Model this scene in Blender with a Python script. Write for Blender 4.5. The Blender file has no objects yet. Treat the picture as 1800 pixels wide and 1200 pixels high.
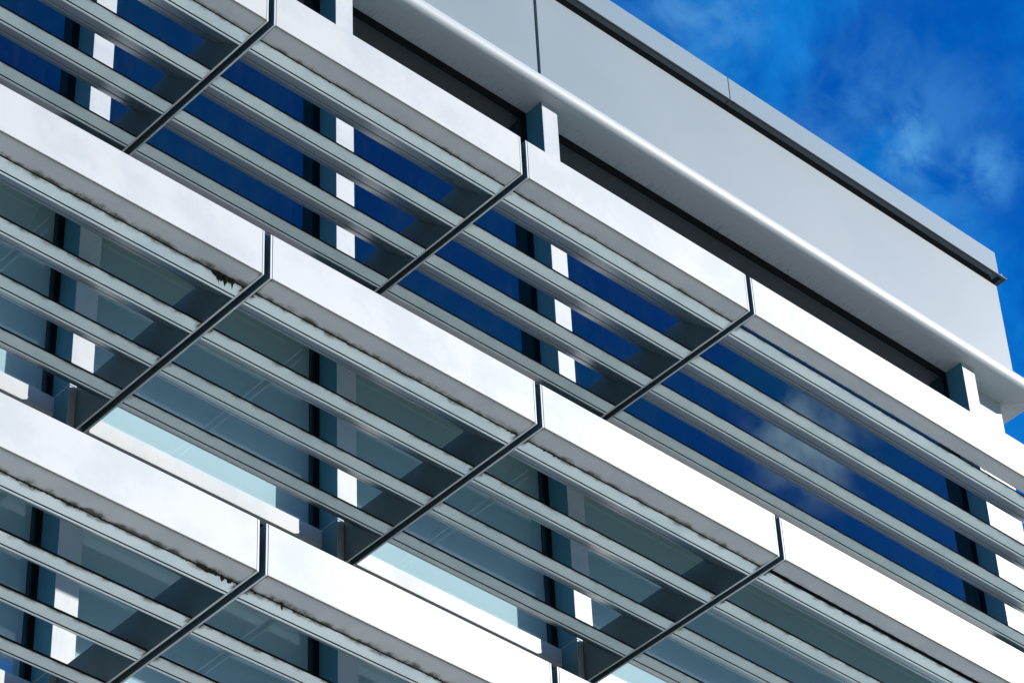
import bpy, bmesh, math, random
from mathutils import Vector, Matrix, noise as mnoise
R = math.radians
S = bpy.context.scene
COL = S.collection
random.seed(7)

# ------------------------------------------------------------------ dimensions (metres)
Z0 = 25.4            # underside of the top sunshade row above the ground
M = 3.6194           # sunshade module / fin spacing
GAP = 0.0733         # open joint between two modules
H = 3.6              # storey height
FH = 0.589           # height of fascia and end plates
XF3 = 15.8106        # last fin
XE = 16.87           # east corner of the building
XW = -7.6            # west end of what is built
YF = 3.12            # fin front
YW = 3.40            # wall face
YG = 3.445           # glass face
ZS = 5.883           # soffit underside
FW = 0.2856          # fin width

# ------------------------------------------------------------------ camera
cam = bpy.data.cameras.new('camera'); co = bpy.data.objects.new('camera', cam); COL.objects.link(co)
cam.sensor_fit = 'HORIZONTAL'; cam.sensor_width = 36.0; cam.lens = 5393.0142 * 36.0 / 1800.0
cam.clip_start = 0.1; cam.clip_end = 6000
r_ = Vector((0.74149575, -0.66976063, -0.0400594)); d_ = Vector((0.41654872, 0.50632496, -0.75506437)); f_ = Vector((0.52599546, 0.54319033, 0.65442574))
co.matrix_world = Matrix(((r_.x, -d_.x, -f_.x, -13.7346), (r_.y, -d_.y, -f_.y, -17.5701), (r_.z, -d_.z, -f_.z, -23.799 + Z0), (0, 0, 0, 1)))
S.camera = co

# ------------------------------------------------------------------ sun and sky
SUN_DIR = Vector((1.29, -1.0, 0.66)).normalized()          # towards the sun
sun_el = math.asin(SUN_DIR.z); sun_az = math.atan2(SUN_DIR.x, SUN_DIR.y)
sl = bpy.data.lights.new('sun', 'SUN'); so = bpy.data.objects.new('sun', sl); COL.objects.link(so)
sl.energy = 5.0; sl.angle = R(0.5); sl.color = (1.0, 0.975, 0.94)
so.rotation_euler = SUN_DIR.to_track_quat('Z', 'Y').to_euler(); so.location = (40, -40, 60)

W = bpy.data.worlds.new('World'); S.world = W; W.use_nodes = True
wn = W.node_tree; wn.nodes.clear()
def N(t, ty, **kw):
    n = t.nodes.new(ty)
    for k, v in kw.items(): setattr(n, k, v)
    return n
def L(t, a, b): t.links.new(a, b)
sky = N(wn, 'ShaderNodeTexSky'); sky.sky_type = 'NISHITA'; sky.sun_disc = False
sky.sun_elevation = sun_el; sky.sun_rotation = sun_az; sky.altitude = 300
sky.air_density = 1.0; sky.dust_density = 0.15; sky.ozone_density = 2.5
hsv = N(wn, 'ShaderNodeHueSaturation'); hsv.inputs['Saturation'].default_value = 1.6; hsv.inputs['Value'].default_value = 0.9
L(wn, sky.outputs[0], hsv.inputs['Color'])
tc = N(wn, 'ShaderNodeTexCoord')
def wmath(op, a, b=None, c=None):
    n = N(wn, 'ShaderNodeMath', operation=op)
    for i, v in enumerate((a, b, c)):
        if v is None: continue
        if isinstance(v, (int, float)): n.inputs[i].default_value = v
        else: L(wn, v, n.inputs[i])
    return n.outputs[0]
def wnoise(scale, detail, rough, dist, off=(0, 0, 0)):
    mp = N(wn, 'ShaderNodeMapping'); mp.inputs['Location'].default_value = off
    L(wn, tc.outputs['Generated'], mp.inputs['Vector'])
    n = N(wn, 'ShaderNodeTexNoise'); L(wn, mp.outputs[0], n.inputs['Vector'])
    n.inputs['Scale'].default_value = scale; n.inputs['Detail'].default_value = detail
    n.inputs['Roughness'].default_value = rough; n.inputs['Distortion'].default_value = dist
    return n.outputs['Fac']
def wrange(v, a, b, c, d):
    n = N(wn, 'ShaderNodeMapRange'); n.interpolation_type = 'SMOOTHSTEP'
    L(wn, v, n.inputs[0])
    for i, x in enumerate((a, b, c, d)): n.inputs[i + 1].default_value = x
    return n.outputs[0]
CLOUDS = []   # filled below: extra wisps (direction, angular size, strength)
thin = wrange(wnoise(17.0, 6, .58, .3, (3.1, .4, 1.7)), .38, .72, 0, .95)
puff = wrange(wnoise(14.0, 7, .6, .4, (.7, 2.2, 5.1)), .66, .86, 0, .5)
cl = puff
WISPS = [((.5886, .4213, .6899), .022, .55), ((.5850, .4235, .6920), .060, .22), ((.6088, .4065, .6812), .020, .40), ((.5217, .4433, .7289), .034, .42)]
torn = wnoise(46.0, 6, .58, .35, (1.3, .2, .9))
def wisp(dv, sz, st):
    dp = N(wn, 'ShaderNodeVectorMath', operation='DISTANCE'); L(wn, tc.outputs['Generated'], dp.inputs[0]); dp.inputs[1].default_value = Vector(dv).normalized()
    fall = wrange(dp.outputs['Value'], 0.0, sz, 1.0, 0.0)
    return wmath('MULTIPLY', fall, wrange(torn, .34, .68, 0.0, st))
for w_ in WISPS: cl = wmath('MAXIMUM', cl, wmath('MULTIPLY', wisp(*w_), 1.0))
bright = wmath('MAXIMUM', wisp((.6102, -.4925, .6205), .026, 1.0), wisp((.6030, -.4950, .6256), .022, .9))
tint = N(wn, 'ShaderNodeMix', data_type='RGBA', blend_type='MULTIPLY'); tint.inputs[0].default_value = 1.0
L(wn, hsv.outputs[0], tint.inputs[6]); 
sz = N(wn, 'ShaderNodeSeparateXYZ'); L(wn, tc.outputs['Generated'], sz.inputs[0])
deep = N(wn, 'ShaderNodeMix', data_type='RGBA'); L(wn, wrange(sz.outputs[2], 0.0, .5, 0.0, 1.0), deep.inputs[0])   # paler towards the horizon all round
deep.inputs[6].default_value = (.80, 1.05, 1.15, 1); deep.inputs[7].default_value = (.12, .88, 1.45, 1); L(wn, deep.outputs[2], tint.inputs[7])
veil = N(wn, 'ShaderNodeMix', data_type='RGBA'); L(wn, wmath('MAXIMUM', thin, wmath('MULTIPLY', cl, 1.4)), veil.inputs[0]); L(wn, tint.outputs[2], veil.inputs[6])
veil.inputs[7].default_value = (.05, 1.65, 4.9, 1)
mixc = N(wn, 'ShaderNodeMix', data_type='RGBA'); L(wn, cl, mixc.inputs[0]); L(wn, veil.outputs[2], mixc.inputs[6])
mixc.inputs[7].default_value = (1.2, 3.3, 5.6, 1)
mixb = N(wn, 'ShaderNodeMix', data_type='RGBA'); L(wn, bright, mixb.inputs[0]); L(wn, mixc.outputs[2], mixb.inputs[6])
mixb.inputs[7].default_value = (6.2, 9.6, 12.0, 1)
bg = N(wn, 'ShaderNodeBackground'); bg.inputs['Strength'].default_value = 0.069
L(wn, mixb.outputs[2], bg.inputs['Color'])
wo = N(wn, 'ShaderNodeOutputWorld'); L(wn, bg.outputs[0], wo.inputs[0])

S.render.engine = 'CYCLES'
S.view_settings.view_transform = 'Standard'; S.view_settings.look = 'None'
S.view_settings.gamma = 1.0; S.view_settings.use_curve_mapping = False
S.view_settings.exposure = 1.1
S.cycles.max_bounces = 10; S.cycles.transparent_max_bounces = 12; S.cycles.glossy_bounces = 6; S.cycles.diffuse_bounces = 5
S.cycles.sample_clamp_indirect = 6

# ------------------------------------------------------------------ materials
class NT:
    def __init__(s, name):
        s.m = bpy.data.materials.new(name); s.m.use_nodes = True; s.t = s.m.node_tree; s.t.nodes.clear()
        s.out = N(s.t, 'ShaderNodeOutputMaterial')
        s.tc = N(s.t, 'ShaderNodeTexCoord')
        s.sep = None
    def n(s, ty, **k): return N(s.t, ty, **k)
    def l(s, a, b): L(s.t, a, b)
    def math(s, op, a, b=None, c=None):
        n = s.n('ShaderNodeMath', operation=op)
        for i, v in enumerate((a, b, c)):
            if v is None: continue
            if isinstance(v, (int, float)): n.inputs[i].default_value = v
            else: s.l(v, n.inputs[i])
        return n.outputs[0]
    def rng(s, v, a, b, c=0.0, d=1.0, smooth=True):
        n = s.n('ShaderNodeMapRange')
        if smooth: n.interpolation_type = 'SMOOTHSTEP'
        s.l(v, n.inputs[0])
        for i, x in enumerate((a, b, c, d)):
            if isinstance(x, (int, float)): n.inputs[i + 1].default_value = x
            else: s.l(x, n.inputs[i + 1])
        return n.outputs[0]
    def xyz(s):
        if not s.sep:
            s.sep = s.n('ShaderNodeSeparateXYZ'); s.l(s.tc.outputs['Object'], s.sep.inputs[0])
        return s.sep.outputs
    def coords(s, scale=(1, 1, 1)):
        oi = s.n('ShaderNodeObjectInfo')
        mul = s.n('ShaderNodeMath', operation='MULTIPLY'); s.l(oi.outputs['Random'], mul.inputs[0]); mul.inputs[1].default_value = 57.0
        cmb = s.n('ShaderNodeCombineXYZ'); s.l(mul.outputs[0], cmb.inputs[0]); s.l(mul.outputs[0], cmb.inputs[1])
        add = s.n('ShaderNodeVectorMath', operation='ADD'); s.l(s.tc.outputs['Object'], add.inputs[0]); s.l(cmb.outputs[0], add.inputs[1])
        mp = s.n('ShaderNodeVectorMath', operation='MULTIPLY'); s.l(add.outputs[0], mp.inputs[0]); mp.inputs[1].default_value = scale
        return mp.outputs[0]
    def noise(s, scale, detail=4, rough=.55, stretch=(1, 1, 1), dist=0):
        n = s.n('ShaderNodeTexNoise'); s.l(s.coords(stretch), n.inputs['Vector'])
        n.inputs['Scale'].default_value = scale; n.inputs['Detail'].default_value = detail; n.inputs['Roughness'].default_value = rough
        n.inputs['Distortion'].default_value = dist
        return n.outputs['Fac']
    def mix(s, fac, a, b):
        n = s.n('ShaderNodeMix', data_type='RGBA')
        if isinstance(fac, (int, float)): n.inputs[0].default_value = fac
        else: s.l(fac, n.inputs[0])
        for i, c in ((6, a), (7, b)):
            if isinstance(c, tuple): n.inputs[i].default_value = (*c, 1)
            else: s.l(c, n.inputs[i])
        return n.outputs[2]
    def attr(s, name):
        n = s.n('ShaderNodeAttribute', attribute_type='OBJECT', attribute_name=name); return n.outputs['Fac']
    def bsdf(s, color, rough, spec=.5, metal=0.0, bump=None, bstr=.1, bdist=.01, coat=0.0):
        p = s.n('ShaderNodeBsdfPrincipled')
        if isinstance(color, tuple): p.inputs['Base Color'].default_value = (*color, 1)
        else: s.l(color, p.inputs['Base Color'])
        if isinstance(rough, (int, float)): p.inputs['Roughness'].default_value = rough
        else: s.l(rough, p.inputs['Roughness'])
        p.inputs['Specular IOR Level'].default_value = spec; p.inputs['Metallic'].default_value = metal
        p.inputs['Coat Weight'].default_value = coat; p.inputs['Coat Roughness'].default_value = .12
        if bump is not None:
            b = s.n('ShaderNodeBump'); b.inputs['Strength'].default_value = bstr; b.inputs['Distance'].default_value = bdist
            s.l(bump, b.inputs['Height']); s.l(b.outputs[0], p.inputs['Normal'])
        s.l(p.outputs[0], s.out.inputs[0]); return p

MOSS = (.022, .021, .012); MOSS2 = (.105, .092, .060)
def paint_material(name, base, rough, kind):
    """satin powder coat; kind chooses where grime of its own has settled"""
    k = NT(name); x, y, z = k.xyz()
    big = k.noise(1.3, 5, .62)
    col = k.mix(k.rng(big, .36, .58), tuple(c * (.86 + .03 * i) for i, c in enumerate(base)), base)
    streak = k.noise(3.0, 5, .65, (9, 1, .6) if kind == 'fin' else (2.5, 1, .5))
    col = k.mix(k.math('MULTIPLY', k.rng(streak, .52, .78), .22 if kind == 'fin' else .07), col, tuple(c * .62 for c in base))
    if kind in ('fascia', 'blade', 'plate'):
        f1 = k.noise(38, 5, .7); f2 = k.noise(5.5, 4, .6); f3 = k.noise(110, 3, .7)
        dirt = k.attr('grime')
        amt = k.math('MULTIPLY', k.rng(f2, .30, .72), dirt)
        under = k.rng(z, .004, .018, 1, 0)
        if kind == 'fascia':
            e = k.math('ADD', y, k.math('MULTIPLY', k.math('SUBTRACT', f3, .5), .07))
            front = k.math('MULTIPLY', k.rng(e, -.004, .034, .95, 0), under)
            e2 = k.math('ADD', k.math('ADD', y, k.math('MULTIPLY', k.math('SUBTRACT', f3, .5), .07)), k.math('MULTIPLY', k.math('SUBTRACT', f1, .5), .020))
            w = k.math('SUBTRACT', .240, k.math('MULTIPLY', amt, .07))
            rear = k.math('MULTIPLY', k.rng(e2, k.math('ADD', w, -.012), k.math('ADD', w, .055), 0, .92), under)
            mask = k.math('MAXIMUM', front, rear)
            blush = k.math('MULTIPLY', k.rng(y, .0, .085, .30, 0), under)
        elif kind == 'blade':
            e = k.math('ADD', y, k.math('MULTIPLY', k.math('SUBTRACT', f3, .5), .14))
            w = k.math('ADD', .004, k.math('MULTIPLY', amt, .055))
            mask = k.math('MULTIPLY', k.rng(e, k.math('ADD', w, -.035), k.math('ADD', w, .014), .85, 0), under)
            sp = k.math('MULTIPLY', k.rng(f3, .60, .70), k.rng(y, .02, .10, .9, 0))
            mask = k.math('MAXIMUM', mask, k.math('MULTIPLY', sp, k.math('MULTIPLY', under, amt)))
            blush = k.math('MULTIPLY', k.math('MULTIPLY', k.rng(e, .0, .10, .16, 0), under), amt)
        else:
            run = k.noise(6, 4, .6, (1, 6, .25))
            mask = k.math('MULTIPLY', k.math('MULTIPLY', k.rng(run, .63, .8), .30), dirt)
            low = k.math('MULTIPLY', k.rng(k.math('ADD', z, k.math('MULTIPLY', k.math('SUBTRACT', f1, .5), .06)), .0, .03, .5, 0), amt)
            mask = k.math('MAXIMUM', mask, low); blush = None
        # green-black growth where the members meet at the open joints
        if kind in ('fascia', 'blade'):
            ln = k.attr('length')
            xe = k.math('MINIMUM', x, k.math('SUBTRACT', ln, x))
            cx = k.math('ADD', xe, k.math('MULTIPLY', k.math('SUBTRACT', f1, .5), .16))
            if kind == 'fascia':
                side = k.rng(cx, .02, .07, 1, 0)
                corner = k.math('MULTIPLY', side, k.rng(k.math('ADD', y, k.math('MULTIPLY', k.math('SUBTRACT', f1, .5), .2)), .12, .24))
                corner = k.math('MAXIMUM', corner, k.math('MULTIPLY', side, k.rng(y, .03, .06, .8, 0)))
            else:
                corner = k.math('MULTIPLY', k.rng(cx, .03, .08, 1, 0), k.rng(y, .05, .12, 1, 0))
            corner = k.math('MULTIPLY', k.math('MULTIPLY', corner, under), k.rng(dirt, .30, .85))
            mask = k.math('MAXIMUM', mask, corner)
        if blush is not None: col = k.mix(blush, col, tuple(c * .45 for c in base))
        gcol = k.mix(k.rng(mask, .55, .95), MOSS2, MOSS)
        col = k.mix(mask, col, gcol)
        rgh = k.math('ADD', rough, k.math('MULTIPLY', mask, .5))
    else:
        rgh = rough
    k.bsdf(col, rgh, .5, 0, k.noise(2.2, 2, .5), .04, .02)
    return k.m
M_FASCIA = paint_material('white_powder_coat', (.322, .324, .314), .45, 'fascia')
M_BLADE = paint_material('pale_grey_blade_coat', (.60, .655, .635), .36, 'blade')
M_PLATE = paint_material('shade_dark_bracket_coat', (.040, .078, .092), .45, 'plate')  # plate sides darkened to carry their shade; only the edges stay pale
M_PLATE_EDGE = paint_material('pale_plate_edge_coat', (.37, .38, .375), .45, 'plain')
M_FIN = paint_material('white_fin_coat', (.335, .345, .342), .42, 'fin')

def parapet_material():
    k = NT('silver_grey_panel'); big = k.noise(.35, 3, .5)
    col = k.mix(k.rng(big, .3, .7), (.138, .168, .178), (.160, .187, .194))
    k.bsdf(col, .38, .5, .0, k.noise(1.1, 2, .5), .05, .03); return k.m
M_PARAPET = parapet_material()
def coping_material():
    k = NT('pale_blue_grey_coping'); big = k.noise(.5, 3, .5)
    col = k.mix(k.rng(big, .3, .7), (.140, .182, .200), (.153, .193, .210))
    k.bsdf(col, .33, .5, 0, k.noise(.8, 2, .5), .06, .03); return k.m
M_COPING = coping_material()
def soffit_material():
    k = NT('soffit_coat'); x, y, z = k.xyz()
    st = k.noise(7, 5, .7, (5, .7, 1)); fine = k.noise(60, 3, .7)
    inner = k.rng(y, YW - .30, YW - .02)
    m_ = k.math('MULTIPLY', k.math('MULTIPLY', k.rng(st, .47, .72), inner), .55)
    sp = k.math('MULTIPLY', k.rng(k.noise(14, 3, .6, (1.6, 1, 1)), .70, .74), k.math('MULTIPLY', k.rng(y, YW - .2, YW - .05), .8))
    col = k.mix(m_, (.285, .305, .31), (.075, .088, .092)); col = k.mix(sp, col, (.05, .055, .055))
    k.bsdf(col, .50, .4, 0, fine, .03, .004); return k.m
M_SOFFIT = soffit_material()
def simple(name, col, rough, spec=.5, metal=0, var=.15, scale=4):
    k = NT(name); c = k.mix(k.rng(k.noise(scale, 4, .6), .3, .7), tuple(v * (1 - var) for v in col), col)
    k.bsdf(c, rough, spec, metal, k.noise(scale * 6, 3, .6), .04, .004); return k.m
M_BLACK = simple('black_frame_coat', (.004, .004, .005), .55, .12)
M_FLANK_SHADE = simple('shade_dark_fin_flank', (.050, .160, .215), .42, .3, 0, .06, 1.5)  # shade on the fin sides painted in as a dark blue-grey
M_NOSE_GROOVE = simple('black_nose_groove_shade', (.008, .008, .008), .8, .1)  # black nose; same black paints shade lines into the blade grooves
def mill_material():
    k = NT('extruded_aluminium'); big = k.noise(.8, 3, .5, (.5, 2, 2))
    c = k.mix(k.rng(big, .3, .7), (.050, .078, .092), (.066, .096, .110))
    k.bsdf(c, .34, .17, .05); return k.m
M_MILL = mill_material()
M_DRIP = simple('dark_drip_metal', (.05, .06, .065), .5, .3)
M_RECESS = simple('dark_recess', (.035, .035, .037), .8, .2)
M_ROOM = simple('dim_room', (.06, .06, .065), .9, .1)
M_ROOF = simple('roof_membrane', (.25, .25, .25), .9)
M_WALL = simple('render_wall', (.55, .55, .54), .8)
def blind_material():
    k = NT('roller_blind_cloth'); w = k.noise(240, 2, .6); big = k.noise(1.2, 3, .5, (1, 1, .25))
    c = k.mix(k.rng(big, .3, .7), (.73, .70, .685), (.77, .735, .715)); c = k.mix(k.math('MULTIPLY', k.rng(w, .4, .65), .16), c, (.57, .56, .55))
    k.bsdf(c, .9, .2); return k.m
M_BLIND = blind_material()
def glass_material(name, tint, f0, wave):
    k = NT(name)
    lw = k.n('ShaderNodeLayerWeight'); lw.inputs['Blend'].default_value = .5
    p5 = k.math('POWER', lw.outputs['Facing'], 5.0)
    fac = k.math('ADD', f0, k.math('MULTIPLY', p5, 1 - f0))
    b = k.n('ShaderNodeBump'); b.inputs['Strength'].default_value = wave; b.inputs['Distance'].default_value = .02
    k.l(k.noise(.55, 1, .4), b.inputs['Height'])
    gl = k.n('ShaderNodeBsdfGlossy'); gl.inputs['Roughness'].default_value = .0; gl.inputs['Color'].default_value = (.93, .97, 1, 1); k.l(b.outputs[0], gl.inputs['Normal'])
    tr = k.n('ShaderNodeBsdfTransparent'); tr.inputs['Color'].default_value = (*tint, 1)
    # film of dust on the outside of the pane
    df = k.n('ShaderNodeBsdfDiffuse'); df.inputs['Color'].default_value = (.5, .52, .52, 1)
    m0 = k.n('ShaderNodeMixShader'); k.l(k.rng(k.noise(6, 5, .7, (1, 1, .3)), .4, .8, .001, .006), m0.inputs[0]); k.l(tr.outputs[0], m0.inputs[1]); k.l(df.outputs[0], m0.inputs[2])
    mx = k.n('ShaderNodeMixShader'); k.l(fac, mx.inputs[0]); k.l(m0.outputs[0], mx.inputs[1]); k.l(gl.outputs[0], mx.inputs[2])
    k.l(mx.outputs[0], k.out.inputs[0]); return k.m
M_GLASS_DARK = glass_material('dark_reflective_glass', (.42, .47, .50), .10, .05)
M_GLASS = glass_material('clear_tinted_glass', (.80, .885, .905), .11, .05)
def moss_material():
    k = NT('moss'); f = k.noise(70, 4, .7)
    c = k.mix(k.rng(f, .35, .65), (.006, .006, .005), (.042, .038, .020)); k.bsdf(c, .95, .1, 0, k.noise(160, 3, .7), .5, .004); return k.m
M_MOSS = moss_material()
def bounce_paving_material():
    k = NT('bounce_paving'); br = k.n('ShaderNodeTexBrick'); k.l(k.tc.outputs['Object'], br.inputs['Vector'])
    br.inputs['Scale'].default_value = 1.0; br.inputs['Brick Width'].default_value = .6; br.inputs['Row Height'].default_value = .6; br.inputs['Mortar Size'].default_value = .008
    br.inputs['Color1'].default_value = (.76, .785, .74, 1); br.inputs['Color2'].default_value = (.70, .725, .68, 1); br.inputs['Mortar'].default_value = (.2, .2, .19, 1)
    k.bsdf(br.outputs[0], .85, .3); return k.m
M_BOUNCE_PAVING = bounce_paving_material()

M_DARK_SURROUND = simple('dark_surround', (.055, .075, .035), .95, .1, 0, .4, 2)  # unseen dark surround, added to cut low bounce onto upright faces

# ------------------------------------------------------------------ mesh helpers
def finish(name, bm, mat, parent=None, loc=(0, 0, 0), smooth=None):
    bmesh.ops.recalc_face_normals(bm, faces=bm.faces)
    me = bpy.data.meshes.new(name); bm.to_mesh(me); bm.free()
    for m in (mat if isinstance(mat, (list, tuple)) else [mat]): me.materials.append(m)
    if smooth is not None:
        me.polygons.foreach_set('use_smooth', [True] * len(me.polygons))
        try: me.set_sharp_from_angle(angle=R(smooth))
        except Exception: pass
    o = bpy.data.objects.new(name, me); COL.objects.link(o); o.location = loc
    if parent: o.parent = parent
    return o
def add_box(bm, x0, x1, y0, y1, z0, z1, bev=0.0, mi=0):
    vs = [bm.verts.new((x, y, z)) for x in (x0, x1) for y in (y0, y1) for z in (z0, z1)]
    idx = [(0, 1, 3, 2), (4, 6, 7, 5), (0, 4, 5, 1), (2, 3, 7, 6), (0, 2, 6, 4), (1, 5, 7, 3)]
    fs = [bm.faces.new([vs[i] for i in f]) for f in idx]
    for f in fs: f.material_index = mi
    if bev:
        es = list({e for f in fs for e in f.edges})
        r = bmesh.ops.bevel(bm, geom=es, offset=bev, segments=1, affect='EDGES', profile=.5)
        for f in r['faces']: f.material_index = mi
def add_prism(bm, prof, x0, x1, mi=0, nseg=1):
    """profile in (y, z) pushed along x"""
    rings = []
    for i in range(nseg + 1):
        x = x0 + (x1 - x0) * i / nseg
        rings.append([bm.verts.new((x, y, z)) for y, z in prof])
    n = len(prof)
    for a, b in zip(rings, rings[1:]):
        for i in range(n):
            bm.faces.new((a[i], a[(i + 1) % n], b[(i + 1) % n], b[i])).material_index = mi
    bm.faces.new(rings[0]).material_index = mi; bm.faces.new(list(reversed(rings[-1]))).material_index = mi
def box_obj(name, mat, parent, loc, *dims, bev=0.0):
    bm = bmesh.new(); add_box(bm, *dims, bev=bev); return finish(name, bm, mat, parent, loc)
def thing(name, label, cat, loc, group=None):
    o = bpy.data.objects.new(name, None); COL.objects.link(o); o.location = loc; o.empty_display_size = .5
    o['label'] = label; o['category'] = cat
    if group: o['group'] = group
    return o

# ------------------------------------------------------------------ ground
gm = bmesh.new()
gv = [gm.verts.new(p) for p in ((-1500, -1500, 0), (1500, -1500, 0), (1500, 1500, 0), (-1500, 1500, 0))]; gm.faces.new(gv)
g = finish('unseen_dark_ground', gm, M_DARK_SURROUND); g['kind'] = 'structure'
bm = bmesh.new(); add_box(bm, -45, 55, -38, 16, -.3, .06); g = finish('bounce_plaza', bm, M_BOUNCE_PAVING); g['kind'] = 'structure'  # unseen pale paving, added and sized to bounce light onto the undersides

# ------------------------------------------------------------------ the building
B = thing('office_building', 'white and glass office building with a silver parapet, rounded eave and vertical white fins', 'building', (4.6, 3.4, 0))
BL = (-4.6, -3.4, Z0)                                        # parts are modelled from the front plane of the sunshades
def bpart(name, mat, *dims, bev=0.0, parent=None): return box_obj(name, mat, parent or B, BL if parent is None else (0, 0, 0), *dims, bev=bev)

fins_x = [-2 * M, -M, 0.0, M, 2 * M, XF3]
ZB = -7.0                                                    # bottom of the glazed storeys that are built
# enclosing shell
bpart('lower_wall', M_WALL, XW, XE, YW + .06, 14, -Z0, ZB)
bpart('rear_wall', M_WALL, XW, XE, 13.9, 14.1, ZB + .004, 8.1)
bpart('east_wall', M_WALL, XE - .2, XE - .012, YW + .1, 13.88, ZB + .004, 8.1)
bpart('west_wall', M_WALL, XW, XW + .2, YW + .1, 13.88, ZB + .004, 8.1)
bpart('roof', M_ROOF, XW + .01, XE - .01, 3.14, 13.88, 8.12, 8.3)
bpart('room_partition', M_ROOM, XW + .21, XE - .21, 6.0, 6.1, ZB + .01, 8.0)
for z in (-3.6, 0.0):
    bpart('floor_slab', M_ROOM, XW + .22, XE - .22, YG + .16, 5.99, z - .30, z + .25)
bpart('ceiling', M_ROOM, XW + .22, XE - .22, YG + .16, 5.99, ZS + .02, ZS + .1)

# white end wall right of the last fin, one panel per storey
for a, b in ((ZB, -6.632), (-6.624, -3.027), (-3.019, .577), (.585, ZS + .05)):
    bpart('wall_panel', M_FIN, XF3 + FW / 2 + .004, XE, YW, YW + .08, a, b, bev=.004)

# fins, one length per storey with an open joint at sill level
for x in fins_x:
    for a, b in ((ZB, -6.632), (-6.624, -3.027), (-3.019, .577), (.585, ZS + .01)):
        bm = bmesh.new()
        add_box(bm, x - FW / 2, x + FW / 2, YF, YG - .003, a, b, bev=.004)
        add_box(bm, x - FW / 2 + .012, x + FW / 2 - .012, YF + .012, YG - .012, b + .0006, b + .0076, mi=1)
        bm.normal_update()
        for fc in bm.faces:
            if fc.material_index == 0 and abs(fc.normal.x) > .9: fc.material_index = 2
        f = finish('fin', bm, [M_FIN, M_RECESS, M_FLANK_SHADE], B, BL)

# windows: frame, pane, roller blind
def window(x0, x1, z0, z1, glass, blind, fr):
    bm = bmesh.new()
    y0, y1 = YG - .012, YG + .09
    add_box(bm, x0, x0 + fr, y0, y1, z0, z1); add_box(bm, x1 - fr, x1, y0, y1, z0, z1)
    add_box(bm, x0 + fr, x1 - fr, y0, y1, z1 - .145, z1); add_box(bm, x0 + fr, x1 - fr, y0, y1, z0, z0 + .02)
    w = finish('window', bm, M_BLACK, B, BL)
    bm = bmesh.new(); add_box(bm, x0 + fr - .005, x1 - fr + .005, YG, YG + .012, z0 + .015, z1 - .140)
    finish('glass_pane', bm, glass, w)
    if blind:
        bm = bmesh.new(); add_box(bm, x0 + fr * .4, x1 - fr * .4, YG + .096, YG + .100, z0 + .004, z1 - .01)
        finish('roller_blind', bm, M_BLIND, w)
    return w
bays = list(zip(fins_x, fins_x[1:]))
for a, b in bays:
    x0, x1 = a + FW / 2 + .002, b - FW / 2 - .002
    window(x0, x1, .58, ZS + .012, M_GLASS_DARK, False, .085)
    window(x0, x1, -3.025, -.02, M_GLASS, True, .074)
    window(x0, x1, -6.63, -3.62, M_GLASS, True, .074)
    for z in (.58, -3.025, -6.63):
        bm = bmesh.new(); add_prism(bm, [(3.382, z - .236), (3.386, z - .240), (YG + .05, z - .240), (YG + .05, z - .002), (3.388, z - .002), (3.382, z - .008)], x0, x1)
        finish('sill', bm, M_FIN, B, BL)
        box_obj('spandrel', M_BLACK, B, BL, x0, x1, YG + .02, YG + .08, z - .60 if z > -6 else ZB, z - .242)

# eave: flat soffit with a rounded nose, returned round the corner
def eave_profile():
    o0, rr = .36, .15
    pts = [(-.03, ZS), (.10, ZS), (.22, ZS), (o0, ZS)]
    for i in range(1, 17):
        t = math.pi * i / 16
        pts.append((o0 + rr * math.sin(t), ZS + rr - rr * math.cos(t)))
    pts.append((-.03, ZS + 2 * rr)); return pts
def sweep(bm, prof, path):
    rings = []
    for (px, py, dx, dy) in path: rings.append([bm.verts.new((px + dx * o, py + dy * o, z)) for o, z in prof])
    n = len(prof)
    for a, b in zip(rings, rings[1:]):
        for i in range(n): bm.faces.new((a[i], a[(i + 1) % n], b[(i + 1) % n], b[i]))
    bm.faces.new(rings[0]); bm.faces.new(list(reversed(rings[-1])))
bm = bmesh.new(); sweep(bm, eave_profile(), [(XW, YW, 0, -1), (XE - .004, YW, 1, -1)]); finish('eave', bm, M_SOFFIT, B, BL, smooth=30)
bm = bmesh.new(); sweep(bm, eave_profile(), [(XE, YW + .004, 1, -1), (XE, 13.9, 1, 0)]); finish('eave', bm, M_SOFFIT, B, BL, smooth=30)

# parapet: two big metal panels, dark joint behind, coping with drip edge
JX = 7.022
for a, b in ((XW, JX - .024), (JX + .024, XE)):
    bpart('parapet_panel', M_PARAPET, a, b, 3.05, 3.105, ZS + .2, 8.06, bev=.006)
bpart('parapet_backing', M_RECESS, XW, XE - .03, 3.11, 3.2, ZS + .36, 8.30)
bpart('parapet_panel', M_PARAPET, XE - .055, XE - .001, 3.112, 13.88, ZS + .2, 8.06)
cj = 10.915
for a, b in ((XW, cj - .010), (cj + .010, XE + .047)):
    bm = bmesh.new(); add_prism(bm, [(3.003, 8.30), (3.003, 8.765), (3.008, 8.77), (3.6, 8.74), (3.6, 8.30)], a, b)
    c = finish('coping', bm, M_COPING, B, BL)
    bm = bmesh.new()
    lip = [(2.923, 8.18), (2.966, 8.18), (3.012, 8.298), (3.002, 8.305), (2.923, 8.196)]
    add_prism(bm, lip, a, b + .002)
    if b > 12: add_box(bm, b + .0025, XE + .127, 2.923, 2.966, 8.18, 8.196)
    finish('drip_edge', bm, M_DRIP, c)
bm = bmesh.new(); add_box(bm, cj - .03, cj + .03, 3.02, 3.5, 8.32, 8.72); finish('coping_joint', bm, M_BLACK, B, BL)
bpart('coping', M_COPING, XE - .5, XE + .046, 3.603, 13.9, 8.30, 8.742)
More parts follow.
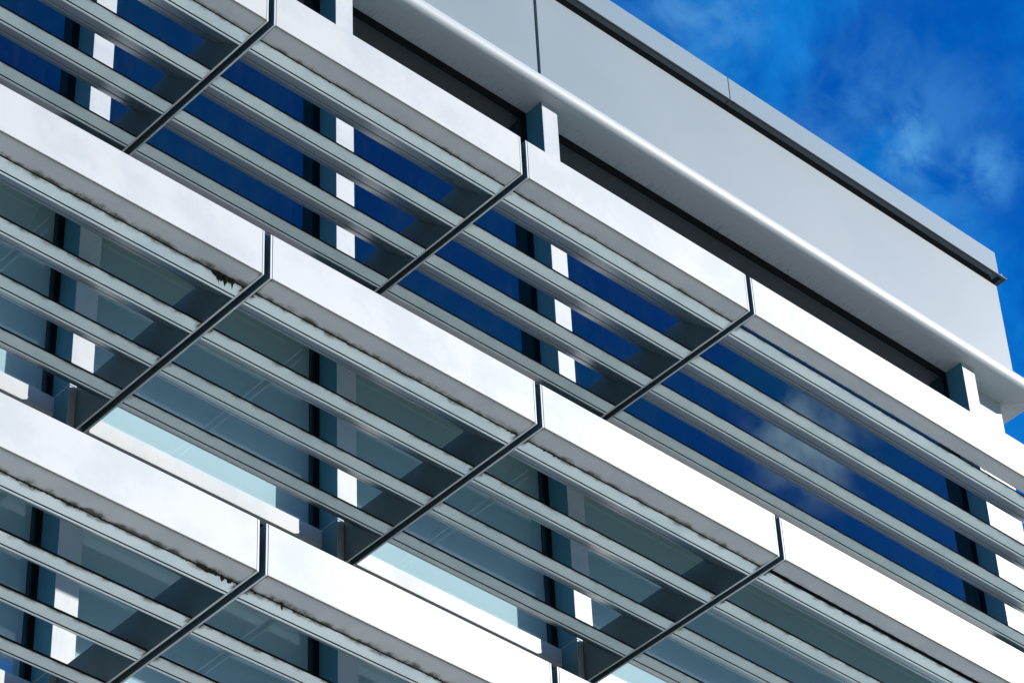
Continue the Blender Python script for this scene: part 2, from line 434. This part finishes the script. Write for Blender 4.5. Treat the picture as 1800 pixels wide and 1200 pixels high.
bm = bmesh.new(); add_box(bm, XE + .085, XE + .127, 2.9665, 13.9, 8.18, 8.196); add_box(bm, XE + .05, XE + .0845, 2.967, 13.9, 8.186, 8.30)
finish('drip_edge', bm, M_DRIP, B, BL)

# ------------------------------------------------------------------ sunshades
TP = .024            # end plate thickness
BLADE_Y = (.272, .952, 1.618, 2.275)
BP = [(.004, 0), (.150, 0), (.151, .016), (.164, .016), (.165, -.003), (.190, -.002), (.203, .010), (.33, .116), (.42, .198), (.476, .246), (.476, .276), (.498, .288), (.503, .266),
      (.530, .284), (.62, .374), (.71, .466), (.790, .550), (.772, .555), (.59, .370), (.43, .224), (.22, .046), (.17, .030), (.006, .030), (.003, .027), (.003, .004)]
def blade_mesh(x0, x1):
    """painted foot strip, black nose and grooves, bare extruded back"""
    bm = bmesh.new(); add_prism(bm, BP, x0, x1); n = len(BP)
    for i, f in enumerate(list(bm.faces)[:n]):
        if 6 <= i < 16 and i not in (9, 10): f.material_index = 1
        elif i in (1, 2, 3, 9, 10, 22, 23, 24): f.material_index = 2
    return bm
rng = random.Random(3)
def lump(bm, p, r, stretch=1.0, drop=0.0):
    """small irregular clod"""
    res = bmesh.ops.create_icosphere(bm, subdivisions=1, radius=1.0)
    s = rng.random() * 90
    for v in res['verts']:
        q = v.co.copy(); k = 1 + .55 * mnoise.noise(q * 1.3 + Vector((s, 0, s)))
        z = q.z * r * .8 * k
        if drop and q.z < 0: z *= drop
        v.co = Vector((p[0] + q.x * r * k * stretch * (1 + .0), p[1] + q.y * r * k, p[2] + z))
def moss(length, gapw, amount, drips, seed):
    """clods of moss along both lips of the slot behind the fascia, thicker near the joints, hanging where it is wet"""
    bm = bmesh.new(); rg = random.Random(seed)
    x = TP + .01
    while x < length - TP - .01:
        d = mnoise.noise(Vector((x * 1.1, seed * 3.7, 0))) * 1.1 + mnoise.noise(Vector((x * 6, seed, 4))) * .6
        end = max(0, 1 - min(x, length - x) / .16)
        a = amount * (.42 + d) + end * .6 * amount
        if a > .10 and rg.random() < .08 + a * .42:
            r = (.003 + .0075 * rg.random() ** 1.5) * min(1.3, .5 + a)
            side = -1 if rg.random() < .5 else 1
            y = .272 - gapw / 2 + side * (gapw / 2 + rg.uniform(-.004, .010) * min(a + .3, 1.2))
            lump(bm, (x + rg.uniform(-.01, .01), y, rg.uniform(-.002, .004)), r, 1.5)
        x += .0095
    for dx, w, drop in drips:
        n = max(2, int(w / .008))
        for i in range(n):
            t = i / (n - 1) * 2 - 1
            h = (1 - abs(t)) ** .6 * (.55 + .45 * abs(mnoise.noise(Vector((dx * 9 + t * 2.6, seed, 1)))) * 2)
            lump(bm, (dx + t * w / 2, .262 + rg.uniform(-.014, .014), -.002), .012 + .006 * rg.random(), 1.0, 1 + drop * h)
    return bm
def sunshade(x0, x1, row, label, grime, amount, drips=(), wide=0.0, seed=1):
    L_ = x1 - x0
    t = thing('sunshade', label, 'sunshade', (x0, 0, Z0 - row * H), 'white louvred sunshades along the facade')
    c = .004; fl = .262 - wide
    prof = [(c, 0), (fl - c, 0), (fl, c), (fl, .03), (.03, .03), (.03, FH - .03), (.12, FH - .03), (.12, FH), (c, FH), (0, FH - c), (0, c)]
    objs = []
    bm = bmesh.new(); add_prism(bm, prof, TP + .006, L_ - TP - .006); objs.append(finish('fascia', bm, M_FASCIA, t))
    for px in (0, L_ - TP):
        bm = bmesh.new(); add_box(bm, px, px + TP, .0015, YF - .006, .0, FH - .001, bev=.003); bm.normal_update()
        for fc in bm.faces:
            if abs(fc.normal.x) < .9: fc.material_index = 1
        objs.append(finish('end_plate', bm, [M_PLATE, M_PLATE_EDGE], t))
    me = None
    for i, y in enumerate(BLADE_Y):
        if me is None:
            o = finish('blade', blade_mesh(TP + .002, L_ - TP - .002), [M_BLADE, M_MILL, M_NOSE_GROOVE], t, (0, y, 0), smooth=24); me = o.data
        else:
            o = bpy.data.objects.new('blade', me); COL.objects.link(o); o.parent = t; o.location = (0, y, 0)
        o['grime'] = grime * (1.0, .9, .75, .6)[i]; o['length'] = L_; objs.append(o)
    for o in objs[:3]: o['grime'] = grime; o['length'] = L_
    if amount > 0:
        m_ = finish('moss', moss(L_, .010 + wide, amount, drips, seed), M_MOSS, t, smooth=60); m_['kind'] = 'stuff'
    return t
hg = GAP / 2
sunshade(-M + hg, -hg, 0, 'white louvred sunshade in the upper left corner, leftmost of the top row', .55, .50, seed=1)
sunshade(hg, M - hg, 0, 'white louvred sunshade of the top row, second from the left', .55, .55, seed=2)
sunshade(M + hg, 2 * M - hg, 0, 'white louvred sunshade of the top row, third from the left', .55, .55, seed=3)
sunshade(2 * M + hg, XF3 - hg, 0, 'extra long white louvred sunshade at the right of the top row', .65, .70, wide=.032, seed=4)
sunshade(-M + hg, -hg, 1, 'leftmost sunshade of the middle row, a ragged black clump hanging from its seam', 1.0, .95, drips=((3.21, .20, 13.0), (3.335, .09, 10.0)), seed=5)
sunshade(hg, M - hg, 1, 'white louvred sunshade of the middle row, second from the left', .9, .8, seed=6)
sunshade(M + hg, 2 * M - hg, 1, 'white louvred sunshade of the middle row, third from the left', .8, .7, seed=7)
sunshade(2 * M + hg, XF3 - hg, 1, 'extra long sunshade at the right of the middle row, thin open slot behind its fascia', .9, .7, wide=.034, seed=8)
sunshade(-M + hg, -hg, 2, 'white louvred sunshade in the lower left corner, mossy drips under its fascia', 1.05, 1.0, drips=((3.33, .035, 6.5), (3.41, .035, 6.0), (3.16, .22, 2.0)), seed=9)
sunshade(hg, M - hg, 2, 'second sunshade from the left in the bottom row, one dark moss drip', 1.0, .9, drips=((.39, .03, 5.5),), seed=10)
for n_, (xa, xb, w_) in enumerate(((-M, 0, 'first'), (0, M, 'second'), (M, 2 * M, 'third'), (2 * M, XF3, 'fourth'))):
    sunshade(xa + hg, xb - hg, 3, 'white louvred sunshade of the storey below the frame, %s from the left' % w_, .8, 0, seed=20 + n_)
sunshade(2 * M + hg, XF3 - hg, 2, 'extra long sunshade of the bottom row, past the lower edge of the frame', .8, 0, seed=15)
sunshade(M + hg, 2 * M - hg, 2, 'sunshade at the bottom edge, only a corner of its white fascia showing', .9, .8, seed=11)
